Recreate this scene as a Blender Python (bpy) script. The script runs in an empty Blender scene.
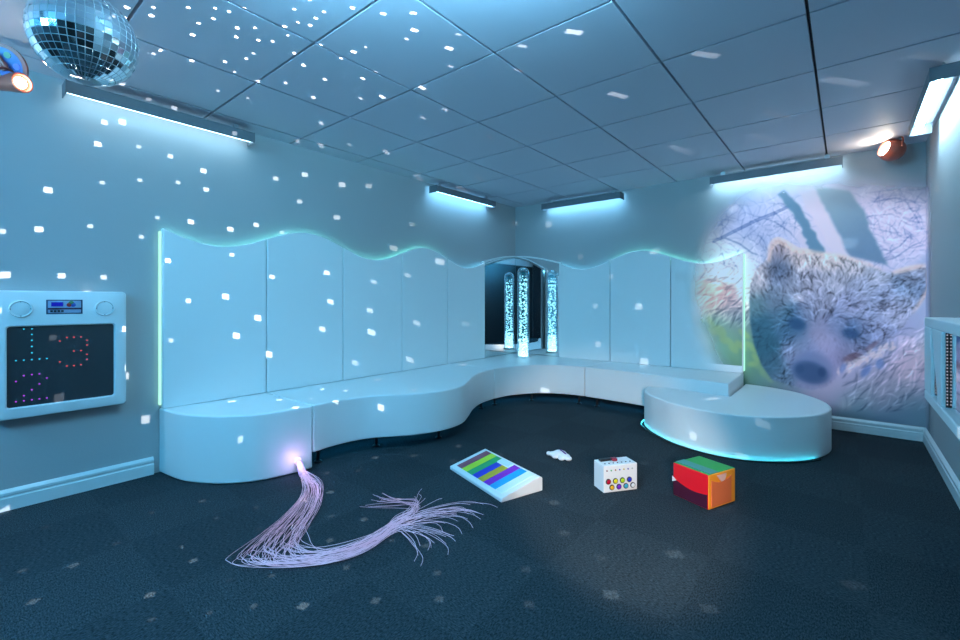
import bpy, bmesh, math, random
import numpy as np
from mathutils import Vector, Matrix, Euler

random.seed(7)
PI = math.pi
SC = bpy.context.scene
COL = SC.collection

# ------------------------------------------------------------------ room measures (metres)
W, H, D = 3.773, 2.272, 6.3          # width of the back wall, ceiling height, depth towards the camera
CAM = (3.3086, -4.7554, 1.0630)
YAW = math.radians(39.345)

# ------------------------------------------------------------------ materials
def srgb(r, g, b):
    f = lambda c: (c / 255 / 12.92) if c / 255 <= 0.04045 else ((c / 255 + 0.055) / 1.055) ** 2.4
    return (f(r), f(g), f(b))

def mat(name, col, rough=0.5, metal=0.0, emit=None, estr=0.0, coat=0.0, bump=None, spec=0.5):
    m = bpy.data.materials.new(name); m.use_nodes = True
    nt = m.node_tree; b = nt.nodes['Principled BSDF']
    b.inputs['Base Color'].default_value = (*col, 1)
    b.inputs['Roughness'].default_value = rough
    b.inputs['Metallic'].default_value = metal
    b.inputs['Specular IOR Level'].default_value = spec
    b.inputs['Coat Weight'].default_value = coat
    if emit:
        b.inputs['Emission Color'].default_value = (*emit, 1)
        b.inputs['Emission Strength'].default_value = estr
    if bump:
        sc, st = bump
        tc = nt.nodes.new('ShaderNodeTexCoord'); n = nt.nodes.new('ShaderNodeTexNoise')
        n.inputs['Scale'].default_value = sc; n.inputs['Detail'].default_value = 4
        nt.links.new(tc.outputs['Object'], n.inputs['Vector'])
        bp = nt.nodes.new('ShaderNodeBump'); bp.inputs['Strength'].default_value = st; bp.inputs['Distance'].default_value = 0.01
        nt.links.new(n.outputs['Fac'], bp.inputs['Height']); nt.links.new(bp.outputs['Normal'], b.inputs['Normal'])
    return m

def emat(name, col, strength):
    m = bpy.data.materials.new(name); m.use_nodes = True
    nt = m.node_tree; nt.nodes.clear()
    e = nt.nodes.new('ShaderNodeEmission'); e.inputs['Color'].default_value = (*col, 1); e.inputs['Strength'].default_value = strength
    o = nt.nodes.new('ShaderNodeOutputMaterial'); nt.links.new(e.outputs[0], o.inputs[0])
    return m

M = {}
M['wall'] = mat('painted_wall', (0.425, 0.425, 0.43), 0.75, bump=(60, 0.05), spec=0.3)
M['dark_wall'] = mat('dark_painted_wall', (0.012, 0.016, 0.022), 0.7, bump=(60, 0.05))
M['trim'] = mat('white_gloss_trim', (0.74, 0.76, 0.76), 0.4, bump=(40, 0.02))
M['vinyl'] = mat('padded_vinyl', (0.84, 0.86, 0.86), 0.42, bump=(300, 0.03), spec=0.4)
M['foot'] = mat('black_plastic', (0.012, 0.012, 0.014), 0.4, bump=(80, 0.05))
M['hood'] = mat('grey_metal_hood', (0.17, 0.18, 0.20), 0.5, 0.1, bump=(90, 0.03))
M['mirror'] = mat('mirror_glass', (0.86, 0.9, 0.93), 0.02, 1.0)
M['chrome'] = mat('ball_mirror', (0.92, 0.93, 0.95), 0.05, 1.0)
M['grout'] = mat('ball_grout', (0.55, 0.55, 0.58), 0.5, 0.3)
M['white_plastic'] = mat('white_plastic', (0.85, 0.86, 0.87), 0.35, bump=(120, 0.02))
M['blue_white'] = mat('pale_plastic', (0.78, 0.80, 0.81), 0.4, bump=(120, 0.02))
M['screen'] = mat('dark_screen', (0.034, 0.038, 0.044), 0.3, bump=(200, 0.01))
M['brown'] = mat('brown_metal', (0.34, 0.085, 0.055), 0.35, 0.1, bump=(80, 0.03))
M['silver'] = mat('silver_metal', (0.62, 0.63, 0.66), 0.3, 0.8, bump=(80, 0.02))
M['lens'] = emat('lit_lens', (1.0, 0.90, 0.72), 30.0)
M['tube'] = emat('lit_fluorescent', (0.46, 0.80, 1.0), 7.5)
M['wash'] = emat('blue_fill_tube', (0.075, 0.54, 1.0), 128.0)
M['wash_pale'] = emat('pale_fill_tube', (0.23, 0.68, 1.0), 110.0)
M['tube_blue'] = emat('blue_fluorescent', (0.24, 0.64, 1.0), 14.0)
M['tube_strong'] = emat('strong_fluorescent', (0.46, 0.80, 1.0), 42.0)
M['wash_white'] = emat('white_fill_tube', (0.50, 0.80, 0.95), 110.0)
M['tube_mid'] = emat('mid_fluorescent', (0.44, 0.78, 1.0), 16.0)
M['under'] = emat('under_bench_led', (0.03, 0.50, 1.0), 5.0)
M['led_mint'] = emat('mint_led', (0.20, 0.92, 0.85), 3.6)
M['led_mint_edge'] = emat('mint_led_edge', (0.40, 0.90, 0.72), 0.65)
M['led_cyan'] = emat('cyan_led', (0.15, 0.65, 1.0), 3.0)
M['led_band'] = emat('cyan_led_band', (0.05, 0.72, 0.95), 4.0)

def carpet_mat():
    m = bpy.data.materials.new('navy_carpet_tiles'); m.use_nodes = True
    nt = m.node_tree; L = nt.links; N = nt.nodes.new; b = nt.nodes['Principled BSDF']
    b.inputs['Roughness'].default_value = 0.95; b.inputs['Specular IOR Level'].default_value = 0.12
    tc = N('ShaderNodeTexCoord')
    ch = N('ShaderNodeTexChecker'); ch.inputs['Scale'].default_value = 2.0
    ch.inputs['Color1'].default_value = (1, 1, 1, 1); ch.inputs['Color2'].default_value = (0, 0, 0, 1)
    mp0 = N('ShaderNodeMapping'); mp0.inputs['Location'].default_value = (0.13, 0.21, 0.013)
    L.new(tc.outputs['Object'], mp0.inputs[0]); L.new(mp0.outputs[0], ch.inputs['Vector'])
    def ribs(sx, sy):
        mp = N('ShaderNodeMapping'); mp.inputs['Scale'].default_value = (sx, sy, 1)
        n = N('ShaderNodeTexNoise'); n.inputs['Scale'].default_value = 1.0; n.inputs['Detail'].default_value = 3; n.inputs['Roughness'].default_value = 0.75
        L.new(tc.outputs['Object'], mp.inputs[0]); L.new(mp.outputs[0], n.inputs['Vector']); return n
    n1, n2 = ribs(210, 80), ribs(80, 210)
    mx = N('ShaderNodeMix'); mx.data_type = 'FLOAT'
    L.new(ch.outputs['Fac'], mx.inputs[0]); L.new(n1.outputs['Fac'], mx.inputs[2]); L.new(n2.outputs['Fac'], mx.inputs[3])
    r = N('ShaderNodeValToRGB')
    r.color_ramp.elements[0].position = 0.36; r.color_ramp.elements[0].color = (0.008, 0.012, 0.015, 1)
    r.color_ramp.elements[1].position = 0.68; r.color_ramp.elements[1].color = (0.058, 0.078, 0.090, 1)
    L.new(mx.outputs[0], r.inputs[0])
    tint = N('ShaderNodeMix'); tint.data_type = 'RGBA'; tint.blend_type = 'MULTIPLY'; tint.inputs[0].default_value = 1
    tr = N('ShaderNodeValToRGB'); tr.color_ramp.elements[0].color = (0.86, 0.87, 0.88, 1); tr.color_ramp.elements[1].color = (1, 1, 1, 1)
    L.new(ch.outputs['Fac'], tr.inputs[0]); L.new(r.outputs[0], tint.inputs[6]); L.new(tr.outputs[0], tint.inputs[7])
    L.new(tint.outputs[2], b.inputs['Base Color'])
    bp = N('ShaderNodeBump'); bp.inputs['Strength'].default_value = 0.6; bp.inputs['Distance'].default_value = 0.006
    L.new(mx.outputs[0], bp.inputs['Height']); L.new(bp.outputs[0], b.inputs['Normal'])
    return m
M['carpet'] = carpet_mat()

def tile_mat():
    m = mat('ceiling_tile', (0.62, 0.62, 0.70), 0.6, bump=(25, 0.04), spec=0.35)
    return m
M['tile'] = tile_mat()
M['gap'] = mat('dark_grid_gap', (0.012, 0.014, 0.018), 0.6)
M['grid'] = mat('grid_metal', (0.10, 0.11, 0.13), 0.5, 0.2)

def plain(name, rgb, rough=0.4):
    return mat(name, srgb(*rgb), rough, bump=(150, 0.02))

# ------------------------------------------------------------------ mesh helpers
def obj(name, bm, m, parent=None, smooth=None, loc=None, rot=None, bevel=None, seg=2):
    me = bpy.data.meshes.new(name)
    bmesh.ops.recalc_face_normals(bm, faces=bm.faces)
    bm.to_mesh(me); bm.free()
    o = bpy.data.objects.new(name, me); COL.objects.link(o)
    for mm in (m if isinstance(m, (list, tuple)) else [m]):
        me.materials.append(mm)
    if parent: o.parent = parent
    if loc: o.location = loc
    if rot: o.rotation_euler = rot
    if smooth is not None:
        for p in me.polygons: p.use_smooth = True
        me.set_sharp_from_angle(angle=math.radians(smooth))
    if bevel:
        mod = o.modifiers.new('edge', 'BEVEL'); mod.width = bevel; mod.segments = seg
        mod.limit_method = 'ANGLE'; mod.angle_limit = math.radians(40); mod.harden_normals = False
    return o

def box(bm, x0, x1, y0, y1, z0, z1, mi=0):
    v = [bm.verts.new(p) for p in ((x0,y0,z0),(x1,y0,z0),(x1,y1,z0),(x0,y1,z0),(x0,y0,z1),(x1,y0,z1),(x1,y1,z1),(x0,y1,z1))]
    for f in ((0,3,2,1),(4,5,6,7),(0,1,5,4),(1,2,6,5),(2,3,7,6),(3,0,4,7)):
        bm.faces.new([v[i] for i in f]).material_index = mi
    return v

def bx(*a):
    bm = bmesh.new(); box(bm, *a); return bm

def prism(bm, pts, vec, mi=0):
    """extrude a closed 3-D outline along vec"""
    vec = Vector(vec)
    a = [bm.verts.new(p) for p in pts]; b = [bm.verts.new(Vector(p) + vec) for p in pts]
    n = len(pts)
    bm.faces.new(a[::-1]).material_index = mi; bm.faces.new(b).material_index = mi
    for i in range(n):
        bm.faces.new((a[i], a[(i+1) % n], b[(i+1) % n], b[i])).material_index = mi

def lathe(bm, prof, seg=24, mtx=Matrix(), mi=0):
    rings = []
    for r, z in prof:
        if r < 1e-6: rings.append([bm.verts.new(mtx @ Vector((0, 0, z)))])
        else: rings.append([bm.verts.new(mtx @ Vector((r*math.cos(2*PI*i/seg), r*math.sin(2*PI*i/seg), z))) for i in range(seg)])
    for a, b in zip(rings, rings[1:]):
        for i in range(seg):
            j = (i+1) % seg
            if len(a) == 1 and len(b) == 1: continue
            if len(a) == 1: f = bm.faces.new((a[0], b[j], b[i]))
            elif len(b) == 1: f = bm.faces.new((a[i], a[j], b[0]))
            else: f = bm.faces.new((a[i], a[j], b[j], b[i]))
            f.material_index = mi

def aim(p, d):
    """matrix placing local +z along d at p"""
    d = Vector(d).normalized()
    return Matrix.Translation(Vector(p)) @ d.to_track_quat('Z', 'Y').to_matrix().to_4x4()

def tube(bm, pts, r, seg=6, cap=True, mi=0):
    pts = [Vector(p) for p in pts]; rings = []
    up = Vector((0, 0, 1))
    for i, p in enumerate(pts):
        t = (pts[min(i+1, len(pts)-1)] - pts[max(i-1, 0)]).normalized()
        a = t.cross(up)
        if a.length < 1e-3: a = t.cross(Vector((1, 0, 0)))
        a.normalize(); b = a.cross(t).normalized()
        rr = r[i] if isinstance(r, (list, tuple)) else r
        rings.append([bm.verts.new(p + (a*math.cos(2*PI*k/seg) + b*math.sin(2*PI*k/seg))*rr) for k in range(seg)])
    for a, b in zip(rings, rings[1:]):
        for k in range(seg):
            bm.faces.new((a[k], a[(k+1) % seg], b[(k+1) % seg], b[k])).material_index = mi
    if cap:
        bm.faces.new(rings[0][::-1]).material_index = mi; bm.faces.new(rings[-1]).material_index = mi

def ball(bm, c, r, sub=2, scale=(1, 1, 1), mi=0):
    res = bmesh.ops.create_icosphere(bm, subdivisions=sub, radius=r, matrix=Matrix.Translation(Vector(c)) @ Matrix.Diagonal((*scale, 1)))
    for v in res['verts']:
        for f in v.link_faces: f.material_index = mi

def catmull(P, n=8, closed=False):
    P = [Vector(p) for p in P]; out = []; N = len(P)
    for i in range(N if closed else N-1):
        g = (lambda k: P[k % N]) if closed else (lambda k: P[max(0, min(N-1, k))])
        p0, p1, p2, p3 = g(i-1), g(i), g(i+1), g(i+2)
        for k in range(n):
            t = k/n
            out.append(0.5*((2*p1) + (p2-p0)*t + (2*p0-5*p1+4*p2-p3)*t*t + (3*p1-p0-3*p2+p3)*t**3))
    if not closed: out.append(P[-1].copy())
    return out

def tag(o, label=None, cat=None, group=None, kind=None):
    if label: o['label'] = label
    if cat: o['category'] = cat
    if group: o['group'] = group
    if kind: o['kind'] = kind
    return o

def thing(name, label, cat, loc=(0, 0, 0), rz=0, group=None):
    o = bpy.data.objects.new(name, None); COL.objects.link(o)
    o.location = loc; o.rotation_euler = (0, 0, rz); o.empty_display_size = 0.1
    return tag(o, label, cat, group)

def struct(name, bm, m, parent=None, **k):
    return tag(obj(name, bm, m, parent, **k), kind='structure')

def copy_tree(o, parent=None):
    c = o.copy(); COL.objects.link(c)
    if parent: c.parent = parent
    for ch in list(o.children): copy_tree(ch, c)
    return c

# ------------------------------------------------------------------ room shell
struct('floor', bx(-0.1, W+0.1, -D-0.1, 0.1, -0.08, 0), M['carpet'])
struct('wall_left', bx(-0.1, 0, -D, 0, 0, H+0.06), M['wall'])
struct('wall_back', bx(-0.1, W+0.1, 0, 0.1, 0, H+0.06), M['wall'])
struct('wall_right', bx(W, W+0.1, -D, 0, 0, H+0.06), M['wall'])
struct('wall_front', bx(-0.1, W+0.1, -D-0.1, -D, 0, H+0.06), M['dark_wall'])

def ceiling():
    bm = bmesh.new()
    box(bm, -0.1, W+0.1, -D-0.1, 0.1, H+0.03, H+0.10, 1)
    g = 0.0065
    xs = [0.0] + [0.182 + 0.6*i for i in range(6)] + [W]
    ys = [0.0] + [-0.628 - 0.6*j for j in range(10)] + [-D]
    for a, b in zip(xs, xs[1:]):
        for c, d in zip(ys, ys[1:]):
            if b-a < 0.03: continue
            x0 = a + (g if a > 0 else 0); x1 = b - (g if b < W else 0)
            y1 = c - (g if c < 0 else 0); y0 = d + (g if d > -D else 0)
            box(bm, x0, x1, y0, y1, H, H+0.035, 0)
    return bm
struct('ceiling', ceiling(), [M['tile'], M['gap']])

def baseboard(p0, p1, nrm):
    """profile swept along a straight wall foot"""
    p0, p1, n = Vector(p0), Vector(p1), Vector(nrm)
    prof = [(0, 0), (0.018, 0), (0.018, 0.062), (0.012, 0.068), (0.012, 0.074), (0.017, 0.078), (0.017, 0.09), (0.008, 0.102), (0, 0.106)]
    bm = bmesh.new()
    prism(bm, [p0 + n*a + Vector((0, 0, b)) for a, b in prof], p1-p0)
    return bm
struct('baseboard_left', baseboard((0, -D, 0), (0, -3.90, 0), (1, 0, 0)), M['trim'], smooth=30)
struct('baseboard_back', baseboard((3.2, 0, 0), (W, 0, 0), (0, -1, 0)), M['trim'], smooth=30)
struct('baseboard_right', baseboard((W, -3.92, 0), (W, 0, 0), (-1, 0, 0)), M['trim'], smooth=30)
d = struct('door_1', bx(W-0.03, W, -6.25, -3.98, 0.0, 2.05), M['foot'], bevel=0.004)
obj('door_frame', bx(W-0.035, W, -3.98, -3.92, 0.0, 2.10), M['trim'], d, bevel=0.004)

# ------------------------------------------------------------------ wave-topped wall padding
ZN, AMP = 1.513, 0.082
L_EDGES = [-3.870, -3.231, -2.595, -1.955, -1.332, -0.700]
R_EDGES = [0.668, 1.302, 1.938, 2.578]

def wave(t0, t1, sign, n=22):
    return [(t0 + (t1-t0)*i/n, ZN + sign*AMP*math.sin(PI*i/n)) for i in range(n+1)]

def panel_board(prof, axis, z0, d0, d1):
    """flat board with a wavy top standing off the wall; axis 'L' runs along y, 'R' along x"""
    bm = bmesh.new()
    pts = [(prof[0][0], z0)] + prof + [(prof[-1][0], z0)]
    if axis == 'L': prism(bm, [(d0, a, z) for a, z in pts], (d1-d0, 0, 0))
    else: prism(bm, [(a, -d0, z) for a, z in pts], (0, -(d1-d0), 0))
    return bm

def ribbon(prof, axis, dz, d0, d1, th=0.008):
    bm = bmesh.new()
    top = [(a, z+dz) for a, z in prof]; bot = [(a, z+dz-th) for a, z in prof]
    pts = top + bot[::-1]
    if axis == 'L': prism(bm, [(d0, a, z) for a, z in pts], (d1-d0, 0, 0))
    else: prism(bm, [(a, -d0, z) for a, z in pts], (0, -(d1-d0), 0))
    return bm

LL = ['first padded panel from the left with a dipping wavy top and glowing left edge',
      'second padded panel from the left, rising to a crest behind the long bench',
      'third padded panel from the left with a dipping wavy top',
      'fourth padded panel from the left, with a crested top',
      'narrow-looking padded panel just left of the corner mirrors']
gap = 0.003
for i in range(5):
    a, b = L_EDGES[i], L_EDGES[i+1]
    pr = wave(a+gap, b-gap, -1 if i % 2 == 0 else 1)
    t = thing('padded_panel', LL[i], 'wall panel', (0, 0, 0), 0, 'wave-topped panels on the left wall')
    obj('board', panel_board(pr, 'L', 0.402, 0.030, 0.062), M['vinyl'], t, smooth=30, bevel=0.007, seg=3)
    lp = pr[0:16] if i % 2 == 1 else pr[3:]
    obj('led_strip', ribbon(pr, 'L', -0.022, 0.010, 0.024), M['led_mint'] if i < 4 else M['led_cyan'], t)
    if i == 0:
        obj('edge_light', bx(0.002, 0.030, a-0.004, a+0.008, 0.42, 1.497), M['led_mint_edge'], t)
RL = ['padded panel just right of the corner mirrors with a dipping wavy top',
      'middle padded panel of the back wall with a crested top',
      'padded panel at the right end, catching the edge of the bear picture']
for i in range(3):
    a, b = R_EDGES[i], R_EDGES[i+1]
    pr = wave(a+gap, b-gap, -1 if i % 2 == 0 else 1)
    t = thing('padded_panel', RL[i], 'wall panel', (0, 0, 0), 0, 'wave-topped panels on the back wall')
    obj('board', panel_board(pr, 'R', 0.402, 0.030, 0.062), M['vinyl'], t, smooth=30, bevel=0.007, seg=3)
    obj('led_strip', ribbon(pr, 'R', -0.022, 0.010, 0.024), M['led_mint'] if i > 0 else M['led_cyan'], t)
    if i == 2:
        obj('edge_light', bx(b-0.008, b+0.004, -0.030, -0.002, 0.42, 1.497), M['led_mint_edge'], t)

# corner mirrors, tops rising to the corner
def rise(t0, t1, n=16):
    return [(t0 + (t1-t0)*i/n, ZN + 0.112*math.sin(PI/2*i/n)) for i in range(n+1)]
pr = rise(-0.697, -0.012)
t = thing('corner_mirror', 'tall dark-looking corner mirror left of the bubble tube', 'mirror', (0, 0, 0), 0, 'mirrors in the corner')
obj('glass', panel_board(pr, 'L', 0.402, 0.002, 0.014), M['mirror'], t)
obj('top_rim', ribbon([(a, z+0.014) for a, z in pr], 'L', 0, 0.002, 0.040, 0.018), M['vinyl'], t, bevel=0.004)
pr = rise(0.665, 0.016)[::-1]
t = thing('corner_mirror', 'corner mirror on the right, reflecting a panel and a second tube', 'mirror', (0, 0, 0), 0, 'mirrors in the corner')
obj('glass', panel_board(pr, 'R', 0.402, 0.002, 0.014), M['mirror'], t)
obj('top_rim', ribbon([(max(a, 0.043), z+0.014) for a, z in pr], 'R', 0, 0.002, 0.040, 0.018), M['vinyl'], t, bevel=0.004)

# ------------------------------------------------------------------ benches
def foot_bm(x, y, h):
    bm = bmesh.new()
    lathe(bm, [(0, 0), (0.026, 0), (0.026, 0.008), (0.012, 0.016), (0.012, h-0.01), (0.024, h-0.006), (0.024, h), (0, h)], 14, Matrix.Translation((x, y, 0)))
    return bm

def bench(label, outline, z0, z1, feet=(), name='bench', under=None):
    t = thing(name, label, 'bench', (0, 0, 0), 0, 'white curved corner bench units')
    bm = bmesh.new(); prism(bm, [(x, y, z0) for x, y in outline], (0, 0, z1-z0))
    obj('padded_body', bm, M['vinyl'], t, smooth=35, bevel=0.010, seg=3)
    if under:
        bm = bmesh.new()
        tube(bm, [(x, y, z0-0.006) for x, y in under], 0.006, 6)
        tag(obj('under_light', bm, M['under'], t, smooth=60), 'glowing blue strip')
    for x, y in feet:
        obj('foot', foot_bm(x, y, z0+0.002), M['foot'], t, smooth=40)
    return t
xy = lambda L: [(p.x, p.y) for p in L]
c = lambda P, n=6: xy(catmull([(x, y, 0) for x, y in P], n))
WL = 0.004
front = c([(WL, -3.872), (0.20, -3.848), (0.30, -3.825), (0.40, -3.780), (0.502, -3.714), (0.584, -3.630), (0.641, -3.530), (0.678, -3.38), (0.690, -3.236)])
bench('half-round end bench on the floor, the glowing fibre strands coming out of it', [(WL, -3.236)] + front, 0.004, 0.40)
front = c([(0.688, -3.230), (0.676, -3.045), (0.712, -2.861), (0.790, -2.735), (0.900, -2.590), (0.972, -2.430), (0.994, -2.290), (0.970, -2.120), (0.884, -1.955), (0.740, -1.713), (0.650, -1.484), (0.626, -1.262)])
bench('long wavy bench on black feet along the left wall', [(WL, -1.262), (WL, -3.230)] + front, 0.10, 0.40,
      [(0.605, -3.148), (0.640, -2.701), (0.850, -2.265), (0.507, -1.322), (0.14, -3.10), (0.14, -1.35)], under=[(0.50, -3.15), (0.50, -2.8), (0.62, -2.5), (0.68, -2.2), (0.5, -1.7), (0.40, -1.3)])
front = c([(0.626, -1.256), (0.640, -1.10), (0.679, -0.982), (0.785, -0.792), (0.936, -0.672), (1.100, -0.610), (1.258, -0.591)])
bench('corner bench with a concave front, the bubble tube standing on it', [(1.258, -0.016), (0.016, -0.016), (0.016, -1.256)] + front, 0.10, 0.40,
      [(0.510, -1.108), (0.700, -0.70), (1.162, -0.516), (0.14, -0.14)], under=[(0.40, -1.2), (0.46, -0.9), (0.62, -0.64), (0.85, -0.47), (1.22, -0.40)])
front = c([(1.264, -0.591), (1.429, -0.597), (1.620, -0.606), (1.812, -0.620), (2.20, -0.655), (2.572, -0.700)])
bench('straight bench against the back wall, ending over the low oval one', [(2.572, -WL), (1.264, -WL)] + front, 0.10, 0.40,
      [(1.359, -0.514), (1.85, -0.52), (1.40, -0.14)], under=[(1.30, -0.40), (1.8, -0.42), (1.93, -0.45)])
ov = [(1.935, -0.70), (1.960, -0.88), (2.045, -1.02), (2.143, -1.125), (2.320, -1.262), (2.560, -1.345), (2.779, -1.330), (2.985, -1.205), (3.135, -1.030), (3.208, -0.840), (3.222, -0.640), (3.150, -0.400), (2.985, -0.165), (2.777, -0.045), (2.62, -0.004)]
front = c(ov)
t = bench('low oval bench at the right with a cyan glow along its foot', front + [(2.585, -0.004), (2.585, -0.712), (2.1, -0.66)], 0.002, 0.300)
def foot_strip(off, h0, h1, th):
    bm = bmesh.new(); P = front[2:50]; n = len(P); rows = []
    for i, (x, y) in enumerate(P):
        q0, q1 = P[max(0, i-1)], P[min(n-1, i+1)]
        tx, ty = q1[0]-q0[0], q1[1]-q0[1]; l = math.hypot(tx, ty); nx, ny = ty/l, -tx/l
        if nx*(x-2.6) + ny*(y+0.7) < 0: nx, ny = -nx, -ny
        rows.append([bm.verts.new((x+nx*o, y+ny*o, z)) for o, z in ((off, h0), (off+th, h0), (off+th, h1), (off, h1))])
    for a, b in zip(rows, rows[1:]):
        for k in range(4): bm.faces.new((a[k], a[(k+1) % 4], b[(k+1) % 4], b[k]))
    bm.faces.new(rows[0]); bm.faces.new(rows[-1])
    return bm
o = obj('light_channel', foot_strip(0.026, 0.002, 0.013, 0.004), M['foot'], t)
tag(obj('led_strip', foot_strip(0.0235, 0.004, 0.011, 0.002), M['led_band'], o), 'glowing cyan strip')

# ------------------------------------------------------------------ bubble tube
def glass_mat():
    m = bpy.data.materials.new('clear_acrylic'); m.use_nodes = True
    nt = m.node_tree; nt.nodes.clear(); N = nt.nodes.new; L = nt.links
    tr = N('ShaderNodeBsdfTransparent'); tr.inputs[0].default_value = (0.86, 0.97, 1.0, 1)
    gl = N('ShaderNodeBsdfGlossy'); gl.inputs['Roughness'].default_value = 0.03; gl.inputs[0].default_value = (0.8, 0.95, 1, 1)
    lw = N('ShaderNodeLayerWeight'); lw.inputs[0].default_value = 0.5
    mx = N('ShaderNodeMixShader'); o = N('ShaderNodeOutputMaterial')
    L.new(lw.outputs['Facing'], mx.inputs[0]); L.new(tr.outputs[0], mx.inputs[1]); L.new(gl.outputs[0], mx.inputs[2]); L.new(mx.outputs[0], o.inputs[0])
    return m
M['glass'] = glass_mat()
TX, TY, TR = 0.356, -0.349, 0.070
t = thing('bubble_tube', 'clear glowing bubble tube standing in the mirrored corner', 'bubble tube', (TX, TY, 0.40))
bm = bmesh.new(); lathe(bm, [(0, 0), (0.085, 0), (0.085, 0.006), (0.073, 0.012), (0.073, 0.018), (0, 0.018)], 32)
obj('base_ring', bm, M['white_plastic'], t, smooth=40)
bm = bmesh.new(); hz = 1.0
prof = [(TR, 0.012)] + [(TR, hz*k/6) for k in range(1, 7)] + [(TR*math.cos(a), hz + TR*0.95*math.sin(a)) for a in [PI/2*k/8 for k in range(1, 8)]] + [(0, hz + TR*0.95)]
lathe(bm, prof, 36); obj('outer_tube', bm, M['glass'], t, smooth=60)
def water_mat():
    m = bpy.data.materials.new('lit_water'); m.use_nodes = True
    nt = m.node_tree; nt.nodes.clear(); N = nt.nodes.new; L = nt.links
    e = N('ShaderNodeEmission'); e.inputs[0].default_value = (0.05, 0.40, 0.58, 1); e.inputs[1].default_value = 0.30
    g = N('ShaderNodeBsdfTransparent'); g.inputs[0].default_value = (0.6, 0.85, 0.95, 1)
    mx = N('ShaderNodeMixShader'); mx.inputs[0].default_value = 0.22; o = N('ShaderNodeOutputMaterial')
    L.new(g.outputs[0], mx.inputs[1]); L.new(e.outputs[0], mx.inputs[2]); L.new(mx.outputs[0], o.inputs[0])
    return m
M['water'] = water_mat()
bm = bmesh.new(); lathe(bm, [(0, 0.018), (0.057, 0.018), (0.057, 0.96), (0.050, 0.995), (0.0, 1.01)], 28)
obj('water', bm, M['water'], t, smooth=60)
M['bubble'] = emat('lit_bubbles', (0.55, 0.90, 1.0), 2.1)
rb = random.Random(3); bm = bmesh.new()
for k in range(600):
    z = 0.02 + 0.95*(rb.random()**1.6)
    a = rb.random()*2*PI; r = 0.052*math.sqrt(0.35 + 0.65*rb.random())
    s = 0.0030 + 0.0038*rb.random() + (0.004 if z < 0.22 else 0)
    bmesh.ops.create_icosphere(bm, subdivisions=1, radius=s, matrix=Matrix.Translation((r*math.cos(a), r*math.sin(a), z)) @ Matrix.Rotation(rb.random()*PI, 4, 'X') @ Matrix.Diagonal((1.5, 0.8, 0.9, 1)))
tag(obj('bubbles', bm, M['bubble'], t, smooth=80), kind='stuff')
bm = bmesh.new(); lathe(bm, [(0, 0.019), (0.050, 0.019), (0.050, 0.026), (0, 0.026)], 24)
obj('base_light', bm, emat('tube_base_lamp', (0.5, 0.9, 1.0), 9.0), t)

# ------------------------------------------------------------------ fluorescent battens (local x runs along the lamp, local -y points into the room)
def batten(label, L=0.97):
    t = thing('batten_light', label, 'ceiling light', (0, 0, 0), 0, 'fluorescent battens along the walls')
    h = L/2; bm = bmesh.new()
    prof = [(0.052, 0.070), (-0.052, 0.070), (-0.060, 0.062), (-0.060, 0.000), (-0.056, 0.000), (-0.056, 0.060), (-0.050, 0.066), (0.052, 0.066)]
    prism(bm, [(-h, y, z) for y, z in prof], (L, 0, 0))
    obj('hood', bm, M['hood'], t)
    for s in (-1, 1):
        e = bmesh.new(); box(e, *(sorted((s*h, s*(h-0.006)))), -0.060, 0.052, 0.0, 0.070)
        obj('end_cap', e, M['hood'], t, bevel=0.002)
        b2 = bmesh.new(); x = s*(h-0.10)
        box(b2, x-0.016, x+0.016, -0.004, 0.004, 0.070, 0.114); box(b2, x-0.02, x+0.02, -0.03, 0.03, 0.068, 0.075)
        obj('bracket', b2, M['silver'], t)
    bm = bmesh.new(); tube(bm, [(-h+0.012, -0.014, 0.026), (h-0.012, -0.014, 0.026)], 0.013, 12)
    obj('fluorescent_tube', bm, M['tube'], t, smooth=60)
    return t
LZ = H - 0.114
b0 = batten('long batten light above the left wall, close to the mirror ball')
def put(src, label, loc, rz, tm=None):
    b = src if src is b0 and not put.used else copy_tree(src)
    put.used = True
    b.location = loc; b.rotation_euler = (0, 0, rz); b['label'] = label
    if tm:
        for ch in b.children:
            if ch.name.startswith('fluorescent_tube'): ch.data = ch.data.copy(); ch.data.materials[0] = M[tm]
    return b
put.used = False
o_ = 0.085
put(b0, 'long batten light high on the left wall, close to the mirror ball', (o_, -3.835, LZ), PI/2)
put(b0, 'batten light on the left wall just beside the far corner', (o_, -1.09, LZ), PI/2, 'tube_blue')
put(b0, 'batten light on the back wall just right of the corner', (0.965, -o_, LZ), 0, 'tube_blue')
put(b0, 'batten light glowing directly above the bear picture', (2.80, -o_, LZ), 0, 'tube_mid')
put(b0, 'batten light running away along the right wall, seen end on', (W-o_, -1.12, LZ), -PI/2, 'tube_strong')
def fill_batten(label, loc, rz, L=1.15, m='wash'):  # tubes added out of view to fill the room with blue light
    t = thing('added_fill_light', label, 'added fill light', loc, rz, 'added fill tubes out of view')
    h = L/2
    obj('base_channel', bx(-h, h, 0.040, 0.080, -0.03, 0.03), M['hood'], t, bevel=0.004)
    bm = bmesh.new(); tube(bm, [(-h+0.02, 0.0, 0), (h-0.02, 0.0, 0)], 0.018, 12)
    obj('fluorescent_tube', bm, M[m], t, smooth=60)
    return t
fill_batten('added unseen blue fill tube at the left end of the front wall', (0.75, -D+0.085, 2.08), PI, L=0.85)
w_ = fill_batten('added unseen pale blue fill tube fixed to the ceiling above the camera', (2.3, -3.85, H-0.082), 0, m='wash_pale', L=1.3)
w_.rotation_euler = (PI/2, 0, YAW)
fill_batten('added short pale fill tube on the left wall behind the camera', (0.085, -5.5, 1.7), PI/2, m='wash_white', L=0.45)
fill_batten('added unseen blue fill tube at the middle of the front wall', (1.95, -D+0.085, 2.08), PI)

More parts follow.
